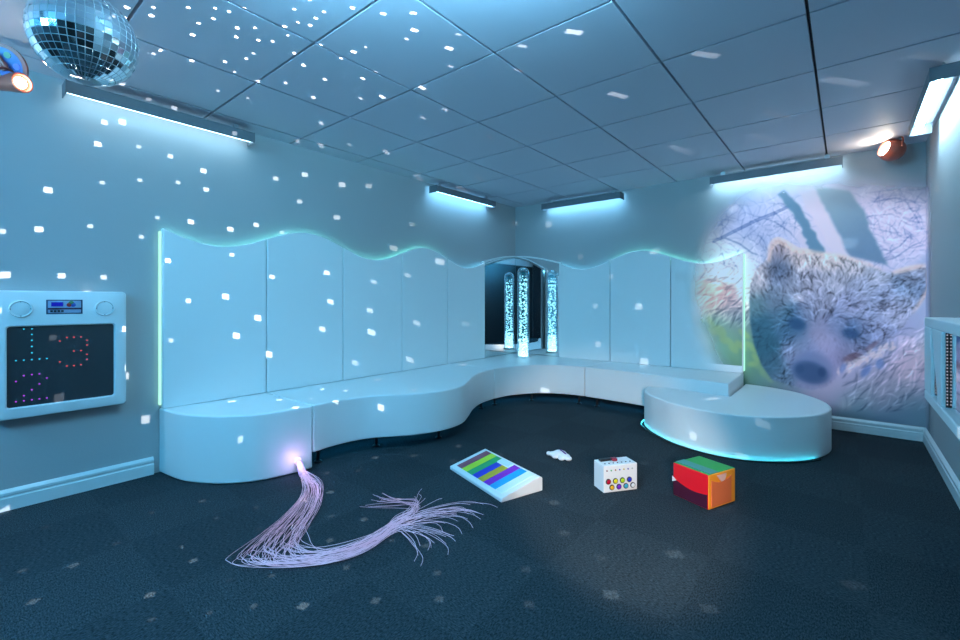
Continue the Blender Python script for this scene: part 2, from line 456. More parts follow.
# ------------------------------------------------------------------ mirror ball
BC = Vector((1.300, -4.430, 1.958)); BR = 0.148
t = thing('mirror_ball', 'mirror ball hanging from the ceiling near the left wall', 'mirror ball', BC)
bm = bmesh.new(); bmesh.ops.create_uvsphere(bm, u_segments=40, v_segments=22, radius=BR)
faces = [f for f in bm.faces if len(f.verts) == 4]
r = bmesh.ops.inset_individual(bm, faces=faces, thickness=0.0016, depth=0.0015)
for f in bm.faces: f.material_index = 1
for f in faces: f.material_index = 0
obj('mirrored_ball', bm, [M['chrome'], M['grout']], t)
bm = bmesh.new(); lathe(bm, [(0, BR-0.004), (0.022, BR-0.002), (0.018, BR+0.02), (0.006, BR+0.026), (0.006, H-1.958-0.06), (0, H-1.958-0.06)], 14)
obj('hanger', bm, M['silver'], t, smooth=40)
bm = bmesh.new(); lathe(bm, [(0, H-1.958-0.062), (0.030, H-1.958-0.060), (0.036, H-1.958-0.012), (0.045, H-1.958-0.001), (0, H-1.958-0.001)], 20)
obj('motor', bm, M['foot'], t, smooth=40)

# ------------------------------------------------------------------ pin spots
def pinspot(label, base, pos, direc, hang, rad=0.060, wheel=False, length=0.15, globe=False):
    """base: where the bracket is fixed; pos: centre of the can; direc: where it shines"""
    t = thing('pin_spotlight', label, 'spotlight', base)
    b0_ = Vector(base); mt = Matrix.Translation(-b0_)
    A = mt @ aim(pos, direc); h = length/2
    bm = bmesh.new()
    if globe: lathe(bm, [(0, -rad)] + [(rad*math.sin(q), -rad*math.cos(q)) for q in [PI*k/16 for k in range(1, 12)]] + [(rad*0.70, h), (rad*0.60, h-0.012), (0, h-0.013)], 28, A)
    else: lathe(bm, [(0, -h), (rad*0.45, -h), (rad*0.75, -h+0.02), (rad*0.82, -0.01), (rad, h*0.5), (rad, h), (rad*0.86, h), (rad*0.80, h-0.015), (0, h-0.016)], 28, A)
    obj('can', bm, M['brown'], t, smooth=40)
    bm = bmesh.new(); lathe(bm, [(0, h+0.002), (rad*0.42, h-0.002), (rad*0.58, h-0.012)], 24, A)
    obj('lens', bm, M['lens'], t, smooth=60)
    # yoke
    bm = bmesh.new(); P = Vector(pos)-b0_; dv = Vector(direc).normalized()
    side = dv.cross(Vector((0, 0, 1))).normalized(); up = Vector(hang)
    k = rad*1.12
    tube(bm, catmull([P+side*k, P+side*k+up*rad*0.8, P+side*k*0.55+up*rad*1.35, P+up*rad*1.5, P-side*k*0.55+up*rad*1.35, P-side*k+up*rad*0.8, P-side*k], 4), 0.006, 6)
    tube(bm, [P+up*rad*1.48, Vector((0, 0, 0))], 0.007, 8)
    obj('yoke', bm, M['brown'], t, smooth=60)
    return t, A
pinspot('round brown spotlight hanging in the far right ceiling corner', (3.60, -0.17, H), (3.572, -0.205, 2.195), (-0.95, -0.62, 0.30), (0.1, 0.2, 0.9), 0.080, globe=True, length=0.12)
t, A = pinspot('brown spotlight with a colour wheel beside the mirror ball', (0.30, -4.62, H), (0.325, -4.535, 2.068), (0.86, 0.46, -0.06), (0, -0.1, 1), 0.042, True, 0.15)
# its colour wheel stands behind the can
bm = bmesh.new(); wc = Vector((0.30, -4.555, 2.150)) - Vector((0.30, -4.62, H)); WA = Matrix.Translation(wc) @ Vector((0.72, -0.55, -0.28)).normalized().to_track_quat('Z', 'Y').to_matrix().to_4x4()
lathe(bm, [(0.078, -0.006), (0.094, -0.006), (0.094, 0.006), (0.078, 0.006), (0.078, -0.006)], 36, WA)
ring = obj('wheel_rim', bm, M['brown'], t, smooth=40)
M['wheelblue'] = mat('blue_wheel_gel', (0.10, 0.14, 0.42), 0.25, bump=(60, 0.02))
bm = bmesh.new(); lathe(bm, [(0, -0.002), (0.079, -0.002), (0.079, 0.002), (0, 0.002)], 36, WA)
wheel = obj('colour_wheel', bm, M['wheelblue'], t)
gel = [plain('gel_lilac', (150, 120, 220)), plain('gel_green', (130, 160, 120)), plain('gel_sky', (120, 160, 230))]
for k in range(6):
    a = 2*PI*k/6; bm = bmesh.new()
    lathe(bm, [(0, -0.004), (0.014, -0.004), (0.014, 0.004), (0, 0.004)], 16, WA @ Matrix.Translation((0.053*math.cos(a), 0.053*math.sin(a), 0)))
    obj('gel', bm, gel[k % 3], wheel)
bm = bmesh.new(); lathe(bm, [(0, -0.012), (0.022, -0.012), (0.022, 0.012), (0, 0.012)], 20, WA)
obj('wheel_hub', bm, M['brown'], t, smooth=40)
bm = bmesh.new(); tube(bm, [wc, Vector((0, 0, 0))], 0.008, 8); obj('wheel_bracket', bm, M['brown'], t)

# ------------------------------------------------------------------ dot display on the left wall
DX = 0.085
t = thing('wall_mounted_display', 'pale wall unit with a dark screen of coloured dots', 'display', (0, -4.317, 0.47))
sh = lambda bm: (bmesh.ops.translate(bm, verts=bm.verts, vec=(0, 4.317, -0.47)), bm)[1]
def frame_bm(y0, y1, z0, z1, iy0, iy1, iz0, iz1, x0, x1):
    bm = bmesh.new()
    def ring(a0, a1, b0, b1, x, rad, n=5):
        out = []
        for cy, cz, s in ((a1-rad, b1-rad, 0), (a0+rad, b1-rad, 1), (a0+rad, b0+rad, 2), (a1-rad, b0+rad, 3)):
            for k in range(n+1):
                an = PI/2*(s + k/n); out.append(bm.verts.new((x, cy+rad*math.cos(an), cz+rad*math.sin(an))))
        return out
    R = [ring(y0, y1, z0, z1, x0, 0.02), ring(y0, y1, z0, z1, x1-0.014, 0.02), ring(y0+0.004, y1-0.004, z0+0.004, z1-0.004, x1-0.004, 0.02), ring(y0+0.014, y1-0.014, z0+0.014, z1-0.014, x1, 0.02),
         ring(iy0-0.006, iy1+0.006, iz0-0.006, iz1+0.006, x1, 0.016), ring(iy0, iy1, iz0, iz1, x1-0.006, 0.012), ring(iy0, iy1, iz0, iz1, x1-0.03, 0.012)]
    for a, b in zip(R, R[1:]):
        for i in range(len(a)):
            j = (i+1) % len(a); bm.faces.new((a[i], a[j], b[j], b[i]))
    bm.faces.new(R[0])
    return bm
obj('housing', sh(frame_bm(-4.585, -4.050, 0.470, 1.117, -4.528, -4.106, 0.528, 0.934, 0.0, DX)), M['blue_white'], t, smooth=40)
scr = obj('screen', sh(bx(0.01, DX-0.018, -4.532, -4.102, 0.524, 0.938)), M['screen'], t)
def dots(name, L, col):
    m = emat('lit_'+name, col, 0.6)
    for y, z in L:
        bm = bmesh.new()
        lathe(bm, [(0.0035, 0), (0.0035, 0.002), (0, 0.003)], 8, Matrix.Translation((DX-0.018, y, z)) @ Matrix.Rotation(PI/2, 4, 'Y'))
        obj('lit_dot', sh(bm), m, scr)
one = [(-4.467, 0.921)] + [(-4.438, z) for z in (0.921, 0.892, 0.862, 0.830, 0.798)] + [(y, 0.763) for y in (-4.495, -4.467, -4.438, -4.410, -4.382)]
dots('digit_one', one, (0.03, 0.62, 0.85))
three = [(-4.332, 0.851), (-4.304, 0.868), (-4.276, 0.868), (-4.247, 0.868), (-4.222, 0.848), (-4.222, 0.822), (-4.276, 0.793), (-4.247, 0.793), (-4.222, 0.770), (-4.222, 0.742), (-4.247, 0.716), (-4.276, 0.714), (-4.304, 0.715), (-4.332, 0.740)]
dots('digit_three', three, (0.75, 0.08, 0.10))
two = [(-4.495, 0.658), (-4.467, 0.684), (-4.438, 0.686), (-4.410, 0.686), (-4.382, 0.661), (-4.410, 0.634), (-4.438, 0.608), (-4.467, 0.582)] + [(y, 0.556) for y in (-4.495, -4.467, -4.438, -4.410, -4.382)]
dots('digit_two', two, (0.42, 0.06, 0.75))
for y in (-4.480, -4.150):
    bm = bmesh.new(); X = Matrix.Translation((DX-0.001, y, 1.024)) @ Matrix.Rotation(PI/2, 4, 'Y')
    lathe(bm, [(0.043, 0), (0.043, 0.008), (0.040, 0.011), (0.035, 0.004), (0.030, 0.005), (0, 0.013)], 28, X)
    sp = obj('speaker_disc', sh(bm), M['blue_white'], t, smooth=40)
    for k in range(4):
        bm = bmesh.new()
        lathe(bm, [(0.0035, 0), (0.0035, 0.008), (0, 0.008)], 8, X @ Matrix.Translation((0.037*math.cos(k*PI/2), 0.037*math.sin(k*PI/2), 0)))
        obj('screw', sh(bm), M['hood'], sp)
# control strip
ctl = obj('control_panel', sh(bx(DX-0.004, DX+0.003, -4.381, -4.249, 1.000, 1.066)), plain('control_face', (150, 175, 205)), t, bevel=0.003)
obj('lcd', sh(bx(DX, DX+0.005, -4.368, -4.322, 1.036, 1.058)), emat('blue_lcd', (0.01, 0.02, 0.50), 0.45), ctl)
obj('dark_stripe', sh(bx(DX, DX+0.004, -4.381, -4.249, 1.019, 1.028)), plain('stripe_maroon', (50, 20, 60)), ctl)
obj('surround', sh(bx(DX-0.004, DX+0.0015, -4.387, -4.243, 0.995, 1.071)), plain('control_border', (40, 62, 90)), ctl, bevel=0.001)
for k, (cc, a) in enumerate((((40, 110, 60), 90), ((180, 40, 40), 210), ((40, 80, 170), 330))):
    bm = bmesh.new(); lathe(bm, [(0.011, 0), (0.011, 0.004), (0, 0.006)], 14, Matrix.Translation((DX+0.002, -4.290+0.009*math.cos(math.radians(a)), 1.047+0.007*math.sin(math.radians(a)))) @ Matrix.Rotation(PI/2, 4, 'Y'))
    obj('control_button', sh(bm), plain('control_colour', cc), ctl)
for k in range(4):
    obj('key', sh(bx(DX, DX+0.006, -4.372+0.014*k, -4.362+0.014*k, 1.006, 1.016)), M['foot'], ctl)

# ------------------------------------------------------------------ infinity-light box on the right wall
FX = 3.605
t = thing('light_box', 'white wall box with framed mirror windows and light strips', 'light box', (W, -2.2, 0.58))
sh2 = lambda bm: (bmesh.ops.translate(bm, verts=bm.verts, vec=(-W, 2.2, -0.58)), bm)[1]
y0, y1, z0, z1 = -3.02, -1.665, 0.585, 0.985
bm = bmesh.new()
pf = lambda P: prism(bm, [(FX, y, z) for y, z in P], (0.10, 0, 0))
pf([(y0, z1-0.045), (y1, z1-0.045), (y1, z1), (y0, z1)])
pf([(y0, z0), (y1, z0), (y1, z0+0.045), (y0, z0+0.045)])
pf([(-1.870, z0+0.045), (y1, z0+0.045), (y1, z1-0.045), (-1.870, z1-0.045)])
pf([(-2.160, z0+0.045), (-2.080, z0+0.045), (-1.990, 0.78), (-1.905, z1-0.045), (-2.160, z1-0.045)])
pf([(y0, z0+0.045), (-2.90, z0+0.045), (-2.90, z1-0.045), (y0, z1-0.045)])
box(bm, FX+0.10, W, y0, y1, z0, z1)
obj('frame', sh2(bm), M['blue_white'], t, bevel=0.006)
for a, b in ((-2.09, -1.865), (-2.90, -2.16)):
    mrr = obj('mirror_window', sh2(bx(FX+0.022, FX+0.033, a, b, z0+0.045, z1-0.045)), M['mirror'], t)
    st = obj('light_strip', sh2(bx(FX+0.013, FX+0.021, b-0.012, b-0.002, z0+0.05, z1-0.05)), M['foot'], t)
    bm = bmesh.new()
    for k in range(22):
        z = z0+0.06 + k*0.0133
        box(bm, FX+0.0145, FX+0.019, b-0.014, b-0.012, z, z+0.0045)
    obj('strip_lights', sh2(bm), emat('strip_led', (0.75, 0.8, 1.0), 0.28), st)

# ------------------------------------------------------------------ fibre-optic strands
t = thing('fibre_optic_bundle', 'glowing lilac bundle of fibre optic strands trailing over the carpet', 'fibre optic light', (0.70, -3.34, 0))
rf = random.Random(11)
Lp = [(0.80, -3.372), (0.988, -3.466), (1.169, -3.661), (1.272, -3.820), (1.362, -3.952), (1.415, -3.981), (1.494, -3.969), (1.628, -3.876), (1.726, -3.762), (1.760, -3.62), (1.735, -3.44)]
Rp = [(0.80, -3.345), (0.970, -3.359), (1.196, -3.499), (1.348, -3.641), (1.440, -3.710), (1.500, -3.745), (1.578, -3.740), (1.625, -3.660), (1.655, -3.530), (1.640, -3.420), (1.610, -3.330)]
tips = [(1.333, -3.327), (1.314, -3.248), (1.33, -3.152), (1.39, -3.102), (1.45, -3.036), (1.454, -2.963), (1.62, -2.98), (1.709, -2.924), (1.864, -2.936), (1.885, -3.019), (1.882, -3.115), (1.922, -3.183), (1.934, -3.277), (1.97, -3.355), (1.962, -3.401), (1.953, -3.486)]
bm = bmesh.new()
off = Vector((0.70, -3.34, 0))
for k in range(62):
    w = rf.uniform(-0.05, 1.05); hgt = rf.uniform(0.004, 0.026); ang = rf.random()*2*PI
    ph, amp, fq = rf.random()*2*PI, rf.uniform(0.04, 0.26), rf.uniform(0.5, 1.2)
    w2 = min(1.05, max(-0.05, 0.35*w + 0.65*rf.random()))
    P = [Vector((0.775, -3.358, 0.045)) + Vector((0.010*math.cos(ang), 0.012*math.sin(ang), 0.012*math.sin(ang+1)))]
    for i, (a, b) in enumerate(zip(Lp, Rp)):
        if i == 0: continue
        f = i/10; ww = w*(1-f) + w2*f + amp*math.sin(ph + fq*i)
        if i in (7, 8, 9): ww = 0.45 + (ww-0.45)*0.85
        P.append(Vector((a[0]*(1-ww)+b[0]*ww, a[1]*(1-ww)+b[1]*ww, 0.004 + hgt*(0.55+0.45*math.sin(i*1.1+ph)))))
    e = P[-1]; q = rf.random()
    if w2 > 0.62 and q < 0.75:      # inner strands swing up and curl back
        T = Vector((*tips[0], 0)).lerp(Vector((*tips[2], 0)), rf.random()) + Vector((rf.gauss(0, .02), rf.gauss(0, .02), 0))
        rr = rf.uniform(0.7, 1.0)
        P += [e + Vector((0.015, 0.11*rr, 0.01)), e + Vector((-0.05, 0.19*rr, 0.008)), e.lerp(T, 0.62) + Vector((0.0, 0.055*rr, 0.006))]
        T = e.lerp(T, rf.uniform(0.75, 1.02)); T.z = 0.004; P.append(T)
    else:
        ii = rf.uniform(4, 9.5) if w2 > 0.45 else rf.uniform(7, len(tips)-1.01)
        i0 = int(ii); T = Vector((*tips[i0], 0)).lerp(Vector((*tips[i0+1], 0)), ii-i0)
        T = Vector((e.x, e.y, 0)).lerp(T, rf.uniform(0.62, 1.05)); dist = (T-Vector((e.x, e.y, 0))).length
        d = (P[-1]-P[-3]).normalized(); lead = 0.34 if i0 < 11 else 0.16
        mid = e.lerp(T, 0.30) + d*dist*lead*0.55; mid2 = e.lerp(T, 0.68) + d*dist*lead*rf.uniform(0.3, 0.7)
        mid.z = hgt; mid2.z = hgt*0.8; T.z = 0.004
        P += [mid, mid2, T]
        if rf.random() < 0.4:
            dd = (T-mid2).normalized(); P.append(T + dd*0.05 + Vector((dd.y, -dd.x, 0))*0.035)
    tube(bm, [p-off for p in catmull(P, 5)], 0.0010, 3, cap=False)
M['fibre'] = mat('lilac_fibre', (0.56, 0.44, 0.54), 0.3, emit=(0.85, 0.52, 0.82), estr=0.10)
tag(obj('strands', bm, M['fibre'], t, smooth=80), kind='stuff')
bm = bmesh.new(); pth = catmull([(0.690-.7, 0, 0.082), (0.725-.7, -0.005, 0.076), (0.76-.7, -0.013, 0.055), (0.80-.7, -0.022, 0.030)], 4)
tube(bm, pth, [0.017]*4+[0.019]*4+[0.022]*5, 12)
M['sheath'] = mat('lilac_sheath', (0.60, 0.50, 0.75), 0.25, emit=(0.55, 0.30, 0.85), estr=0.22)
obj('sheath', bm, M['sheath'], t, smooth=60)
bm = bmesh.new(); ball(bm, (0.0, 0.0, 0.083), 0.021, 3)
obj('lit_port', bm, emat('pink_glow', (1.0, 0.62, 0.95), 0.9), t, smooth=60)

# ------------------------------------------------------------------ toys on the carpet
def frame2(p, q, z=0):
    return Vector((p[0], p[1], z)), math.atan2(q[1]-p[1], q[0]-p[0])
# key ramp
p, rz = frame2((1.369, -2.690), (1.901, -2.862))
t = thing('key_ramp', 'white sloping board with rainbow-coloured keys lying on the carpet', 'musical toy', p, rz)
KW, KD, ZF, ZB = 0.56, 0.285, 0.022, 0.085
bm = bmesh.new(); prism(bm, [(0, 0, 0.0), (0, KD, 0.0), (0, KD, ZB-0.012), (0, KD-0.02, ZB), (0, 0, ZF)], (KW, 0, 0))
obj('case', bm, M['white_plastic'], t, bevel=0.005)
zz = lambda y: ZF + (ZB-ZF)*y/(KD-0.02)
KC = [(150, 70, 90), (195, 225, 50), (20, 165, 95), (25, 50, 200), (205, 175, 30), (140, 20, 190), (0, 165, 225), (225, 240, 242)]
x = 0.040
for k, cc in enumerate(KC):
    w = 0.058; ya, yb = 0.030, 0.250
    if k in (3, 4): yb = 0.205
    bm = bmesh.new(); prism(bm, [(x, ya, zz(ya)), (x, yb, zz(yb)), (x, yb, zz(yb)+0.003), (x, ya, zz(ya)+0.003)], (w, 0, 0))
    obj('key', bm, plain('key_colour', cc, 0.3), t); x += 0.0605
xa = 0.040+0.0605*3 - 0.005
bm = bmesh.new(); prism(bm, [(xa, 0.212, zz(.212)), (xa, 0.255, zz(.255)), (xa, 0.255, zz(.255)+0.004), (xa, 0.212, zz(.212)+0.004)], (0.115, 0, 0))
obj('control_label', bm, plain('pale_label', (205, 235, 240)), t)
# controller box
p, rz = frame2((2.269, -2.408), (2.393, -2.236))
t = thing('switch_box', 'white box with eight round coloured buttons standing on the carpet', 'toy', p, rz)
BW, BD, BH = 0.212, 0.108, 0.150
obj('case', bx(0, BW, 0, BD, 0, BH), M['white_plastic'], t, bevel=0.004)
BCOL = [(190, 20, 50), (230, 215, 40), (185, 220, 40), (40, 60, 190), (225, 165, 30), (120, 40, 190), (60, 175, 205), (235, 240, 240)]
for k, cc in enumerate(BCOL):
    row, q = divmod(k, 4); cx, cz = 0.028 + 0.044*q + 0.022*row, 0.062 - 0.034*row
    X = Matrix.Translation((cx, 0, cz)) @ Matrix.Rotation(PI/2, 4, 'X')
    bm = bmesh.new(); lathe(bm, [(0.0155, -0.002), (0.0155, 0.004), (0.0118, 0.005), (0.0118, 0.0)], 20, X)
    hb = obj('button_ring', bm, plain('dark_ring', (40, 32, 38)), t, smooth=40)
    bm = bmesh.new(); lathe(bm, [(0.0115, 0), (0.0115, 0.007), (0.009, 0.009), (0, 0.010)], 20, X)
    obj('button', bm, plain('button_colour', cc, 0.25), hb, smooth=40)
LCOL = [(130, 60, 70), (60, 170, 110), (170, 100, 60), (90, 90, 190), (200, 170, 60), (80, 60, 170), (180, 190, 190)]
for k, cc in enumerate(LCOL):
    bm = bmesh.new(); lathe(bm, [(0.0042, 0), (0.0042, 0.003), (0, 0.004)], 10, Matrix.Translation((0.020+0.0265*k, 0, 0.122)) @ Matrix.Rotation(PI/2, 4, 'X'))
    obj('indicator', bm, plain('indicator_colour', cc), t)
    bm = bmesh.new(); lathe(bm, [(0.004, 0), (0.004, 0.003), (0, 0.003)], 10, Matrix.Translation((0.024+0.0265*k, 0.028, BH)))
    obj('socket', bm, M['foot'], t)
obj('handle_strap', bx(0.018, 0.105, 0.062, 0.090, BH, BH+0.012), M['foot'], t, bevel=0.003)
obj('red_switch', bx(0.088, 0.118, 0.050, 0.078, BH, BH+0.016), plain('switch_red', (150, 40, 60)), t, bevel=0.003)
# soft cube
p, rz = frame2((2.570, -2.180), (2.768, -2.262))
t = thing('pocket_cube', 'bright soft cube with red, green and orange sides on the carpet', 'toy', p, rz)
CW, CD, CH = 0.213, 0.222, 0.178
cols = {'front': (225, 18, 34), 'back': (220, 210, 60), 'left': (30, 40, 150), 'right': (250, 160, 45), 'top': (20, 160, 60), 'bottom': (40, 40, 40)}
bm = bmesh.new(); v = box(bm, 0, CW, 0, CD, 0, CH)
order = ['bottom', 'top', 'front', 'right', 'back', 'left']
bm.faces.ensure_lookup_table()
for i, f in enumerate(bm.faces): f.material_index = i
obj('cover', bm, [plain('cube_'+n, cols[n], 0.4) for n in order], t, bevel=0.006, seg=3)
def pocket(name, P, ax, d, colr, sag=0.0):
    bm = bmesh.new()
    prism(bm, P, d); return obj(name, bm, plain(name+'_vinyl', colr, 0.3), t)
lip = [(0.006+(CW-0.012)*i/8, -0.001, 0.094-0.018*math.sin(PI*i/8)-0.018*i/8) for i in range(9)]
pocket('front_pocket', [(0.006, -0.001, 0.006)] + [(CW-0.006, -0.001, 0.006)] + lip[::-1], 'y', (0, -0.004, 0), (70, 22, 45))
lipr = [(CW+0.001, 0.018+(CD-0.06)*i/8, 0.148-0.02*math.sin(PI*i/8)) for i in range(9)]
pocket('side_pocket', [(CW+0.001, 0.018, 0.012), (CW+0.001, CD-0.042, 0.012)] + lipr[::-1], 'x', (0.004, 0, 0), (232, 118, 70))
pocket('top_band', [(0.004, 0.018, CH), (CW-0.004, 0.018, CH), (CW-0.004, 0.085, CH), (0.004, 0.085, CH)], 'z', (0, 0, 0.003), (60, 140, 130))
pocket('tag', [(CW+0.005, 0.055, 0.168), (CW+0.005, 0.135, 0.168), (CW+0.008, 0.12, 0.138), (CW+0.008, 0.09, 0.132)], 'x', (0.002, 0, 0), (235, 185, 175))
pocket('corner_tab', [(0.0, -0.004, 0.075), (0.026, -0.004, 0.088), (0.012, -0.006, 0.100), (0.0, -0.004, 0.105)], 'y', (0, -0.003, 0), (235, 235, 235))
# small fish-like toy
p, rz = frame2((1.715, -2.09), (1.895, -2.06))
t = thing('squeeze_toy', 'small rounded white toy with a purple stripe beside the key board', 'toy', (1.715, -2.075, 0), 0.05)
bm = bmesh.new()
for (x, y, z, r, s) in ((0.008, 0.0, 0.016, 0.017, (1, 1, .9)), (0.045, 0.0, 0.018, 0.030, (1.1, 1, .6)), (0.085, 0.015, 0.024, 0.042, (1.2, 1, .6)), (0.125, 0.0, 0.020, 0.035, (1.2, 1, .58)), (0.160, -0.012, 0.016, 0.022, (1.1, 1, .75)), (0.070, -0.028, 0.014, 0.020, (1.2, .9, .7)), (0.120, -0.036, 0.013, 0.018, (1.3, .9, .7))):
    ball(bm, (x, y, z), r, 3, s)
o = obj('body', bm, M['white_plastic'], t, smooth=80)
rm = o.modifiers.new('merge', 'REMESH'); rm.mode = 'VOXEL'; rm.voxel_size = 0.004; rm.use_smooth_shade = True
sm = o.modifiers.new('soften', 'SMOOTH'); sm.iterations = 6; sm.factor = 0.5
bm = bmesh.new(); tube(bm, catmull([(0.085, 0.020, 0.0475), (0.110, 0.008, 0.046), (0.140, -0.004, 0.037)], 6), 0.005, 8)
obj('purple_stripe', bm, plain('toy_purple', (95, 20, 120)), t, smooth=60)
bm = bmesh.new(); ball(bm, (0.062, 0.008, 0.040), 0.005, 2); obj('eye', bm, plain('toy_eye', (40, 60, 110)), t, smooth=60)

# ------------------------------------------------------------------ projected bear picture, its light painted as surface colour
BEAM_W, PROJ_W, TOY_W, EXPO = 150.0, 165.0, 115.0, 1.0
PMASK = (0.004, 0.005, 0.170, 0.185)
PIC_ILLUM = (0.52, 0.75, 1.0)
def bear_painting():
    """paints the picture into a float array (H x W x 4, sRGB 0..1 + opacity); one unit = 1/3 of a picture step"""
    rng = np.random.default_rng(5)
    S = 3; U0, V0, U1, V1 = 684.0, 155.0, 956.0, 430.0
    w, h = int((U1-U0)*S), int((V1-V0)*S)
    vv, uu = np.mgrid[0:h, 0:w]; uu = U0 + (uu+0.5)/S; vv = V0 + (vv+0.5)/S
    def blur(a, r):
        for _ in range(3):
            for ax in (0, 1):
                k = max(1, int(r)); pad = [(0, 0)]*a.ndim; pad[ax] = (k+1, k)
                cs = np.cumsum(np.pad(a, pad, mode='edge'), axis=ax)
                n = a.shape[ax]; sl = lambda s: tuple(slice(s, s+n) if i == ax else slice(None) for i in range(a.ndim))
                a = (cs[sl(2*k+1)] - cs[sl(0)])/(2*k+1)
        return a
    def poly(P, soft=1.5):
        m = np.zeros((h, w), bool); n = len(P)
        for i in range(n):
            (x0, y0), (x1, y1) = P[i], P[(i+1) % n]
            if y0 == y1: continue
            c_ = ((y0 <= vv) & (vv < y1)) | ((y1 <= vv) & (vv < y0))
            m ^= c_ & (uu < x0 + (vv-y0)*(x1-x0)/(y1-y0))
        return blur(m.astype(float), soft)
    def rbf(pts, sig):
        num = np.zeros((h, w, 3)); den = np.full((h, w), 1e-9)
        for x, y, c3 in pts:
            g = np.exp(-((uu-x)**2 + (vv-y)**2)/(2*sig*sig)) + 1e-7/(1+(uu-x)**2+(vv-y)**2)
            num += g[..., None]*np.array(c3)/255; den += g
        return num/den[..., None]
    def splat(paths, wts, rad=1):
        D = np.zeros((h, w))
        for P, wt in zip(paths, wts):
            P = np.asarray(P, float); n = len(P)
            x = (P[:, 0]-U0)*S; y = (P[:, 1]-V0)*S
            seg = np.hypot(np.diff(x), np.diff(y)).sum(); m = max(2, int(seg*1.2))
            t = np.linspace(0, n-1, m); xi = np.interp(t, np.arange(n), x); yi = np.interp(t, np.arange(n), y)
            taper = np.sin(np.linspace(0.35, np.pi-0.1, m))
            for dx in range(-rad, rad+1):
                for dy in range(-rad, rad+1):
                    g = math.exp(-(dx*dx+dy*dy)/(0.6*max(rad, .7)**2))
                    X = np.clip((xi+dx).astype(int), 0, w-1); Y = np.clip((yi+dy).astype(int), 0, h-1)
                    np.add.at(D, (Y, X), wt*g*taper/1.6)
        return D
    # --- sky with a web of twigs
    img = rbf([(700, 200, (135, 160, 205)), (740, 225, (158, 178, 222)), (760, 240, (150, 172, 218)), (720, 265, (205, 225, 242)), (735, 270, (215, 228, 245)), (780, 215, (175, 190, 228)), (815, 220, (180, 188, 222)),
               (885, 190, (180, 190, 228)), (905, 200, (195, 198, 232)), (890, 235, (190, 196, 232)), (915, 230, (192, 198, 234)), (905, 255, (168, 184, 224)), (945, 220, (170, 190, 215)), (945, 300, (150, 185, 210)),
               (890, 175, (140, 155, 195)), (920, 175, (135, 152, 192)), (705, 300, (190, 185, 200)), (710, 340, (110, 160, 160))], 17)
    paths, wt = [], []
    for k in range(620):
        right = rng.random() < .5
        if right: x, y = rng.uniform(862, 930), rng.uniform(178, 262); a = rng.normal(0.15, .55) + (np.pi if rng.random() < .5 else 0)
        else: x, y = rng.uniform(695, 800), rng.uniform(198, 272); a = rng.uniform(0, 2*np.pi)
        P = []; L = rng.integers(6, 15)
        for _ in range(L): P.append((x, y)); a += rng.normal(0, .28); x += 2.2*np.cos(a); y += 2.2*np.sin(a)
        paths.append(P); wt.append(rng.uniform(.4, 1.1) if rng.random() < .6 else -rng.uniform(.3, .8))
    D = splat(paths, wt)
    big0 = [[(713, 242), (735, 231), (755, 221), (775, 213), (792, 205)], [(708, 240), (725, 238), (740, 244), (752, 253), (765, 257)], [(757, 216), (775, 222), (790, 232), (800, 245)],
           [(866, 193), (890, 190), (905, 186), (925, 186)], [(868, 203), (895, 198), (928, 204)], [(872, 216), (890, 214), (915, 222), (928, 222)], [(878, 262), (895, 258), (912, 246), (926, 240)], [(905, 200), (915, 215), (920, 225)],
           [(856, 188), (875, 178), (890, 168)], [(880, 258), (900, 246), (910, 235)], [(696, 255), (704, 262), (712, 278)], [(722, 252), (728, 270)], [(872, 228), (890, 232), (905, 238), (926, 234)]]
    Db = splat(big0[:1], [1.2], 4) + splat(big0[1:], [.9, .6, .5, .5, .5, .6, .5, .4, .5, .6, .6, .4], 2)
    D = np.clip(blur(D, 1)*1.3, -.8, 1.0) + np.clip(blur(Db, 1)*1.2, 0, .9)
    img = img*(1-0.30*np.clip(D, 0, 1.5)[..., None]*np.array([1.05, .85, .55])) + 0.12*np.clip(-D, 0, 1)[..., None]
    def over(m, col): return img*(1-m[..., None]) + m[..., None]*col
    # --- trunks
    jag = lambda P: [p for i in range(len(P)-1) for p in [((P[i][0]*(6-k)+P[i+1][0]*k)/6 + rng.normal(0, .9), (P[i][1]*(6-k)+P[i+1][1]*k)/6) for k in range(6)]]
    t1 = jag([(784, 190), (800, 207), (812, 228), (830, 258)]) + jag([(814, 258), (806, 240), (796, 218), (774, 190)])
    t2 = jag([(796, 185), (806, 208), (822, 232), (838, 262)]) + jag([(856, 262), (845, 240), (830, 215), (818, 185)])
    t3 = jag([(814, 186), (826, 210), (838, 232), (852, 262)]) + jag([(888, 265), (876, 240), (864, 214), (848, 186)])
    img = over(poly(t1, 2)*.95, np.array([92, 132, 168])/255)
    img = over(poly(t2, 2)*.95, np.array([184, 190, 222])/255)
    img = over(poly(t3, 3)*.95, rbf([(830, 190, (130, 160, 185)), (850, 215, (108, 142, 172)), (865, 250, (98, 132, 170))], 20))
    # --- lower meadow, green leaves left
    lower = poly([(684, 430), (684, 280), (735, 285), (760, 330), (850, 330), (930, 250), (956, 250), (956, 430)], 8)
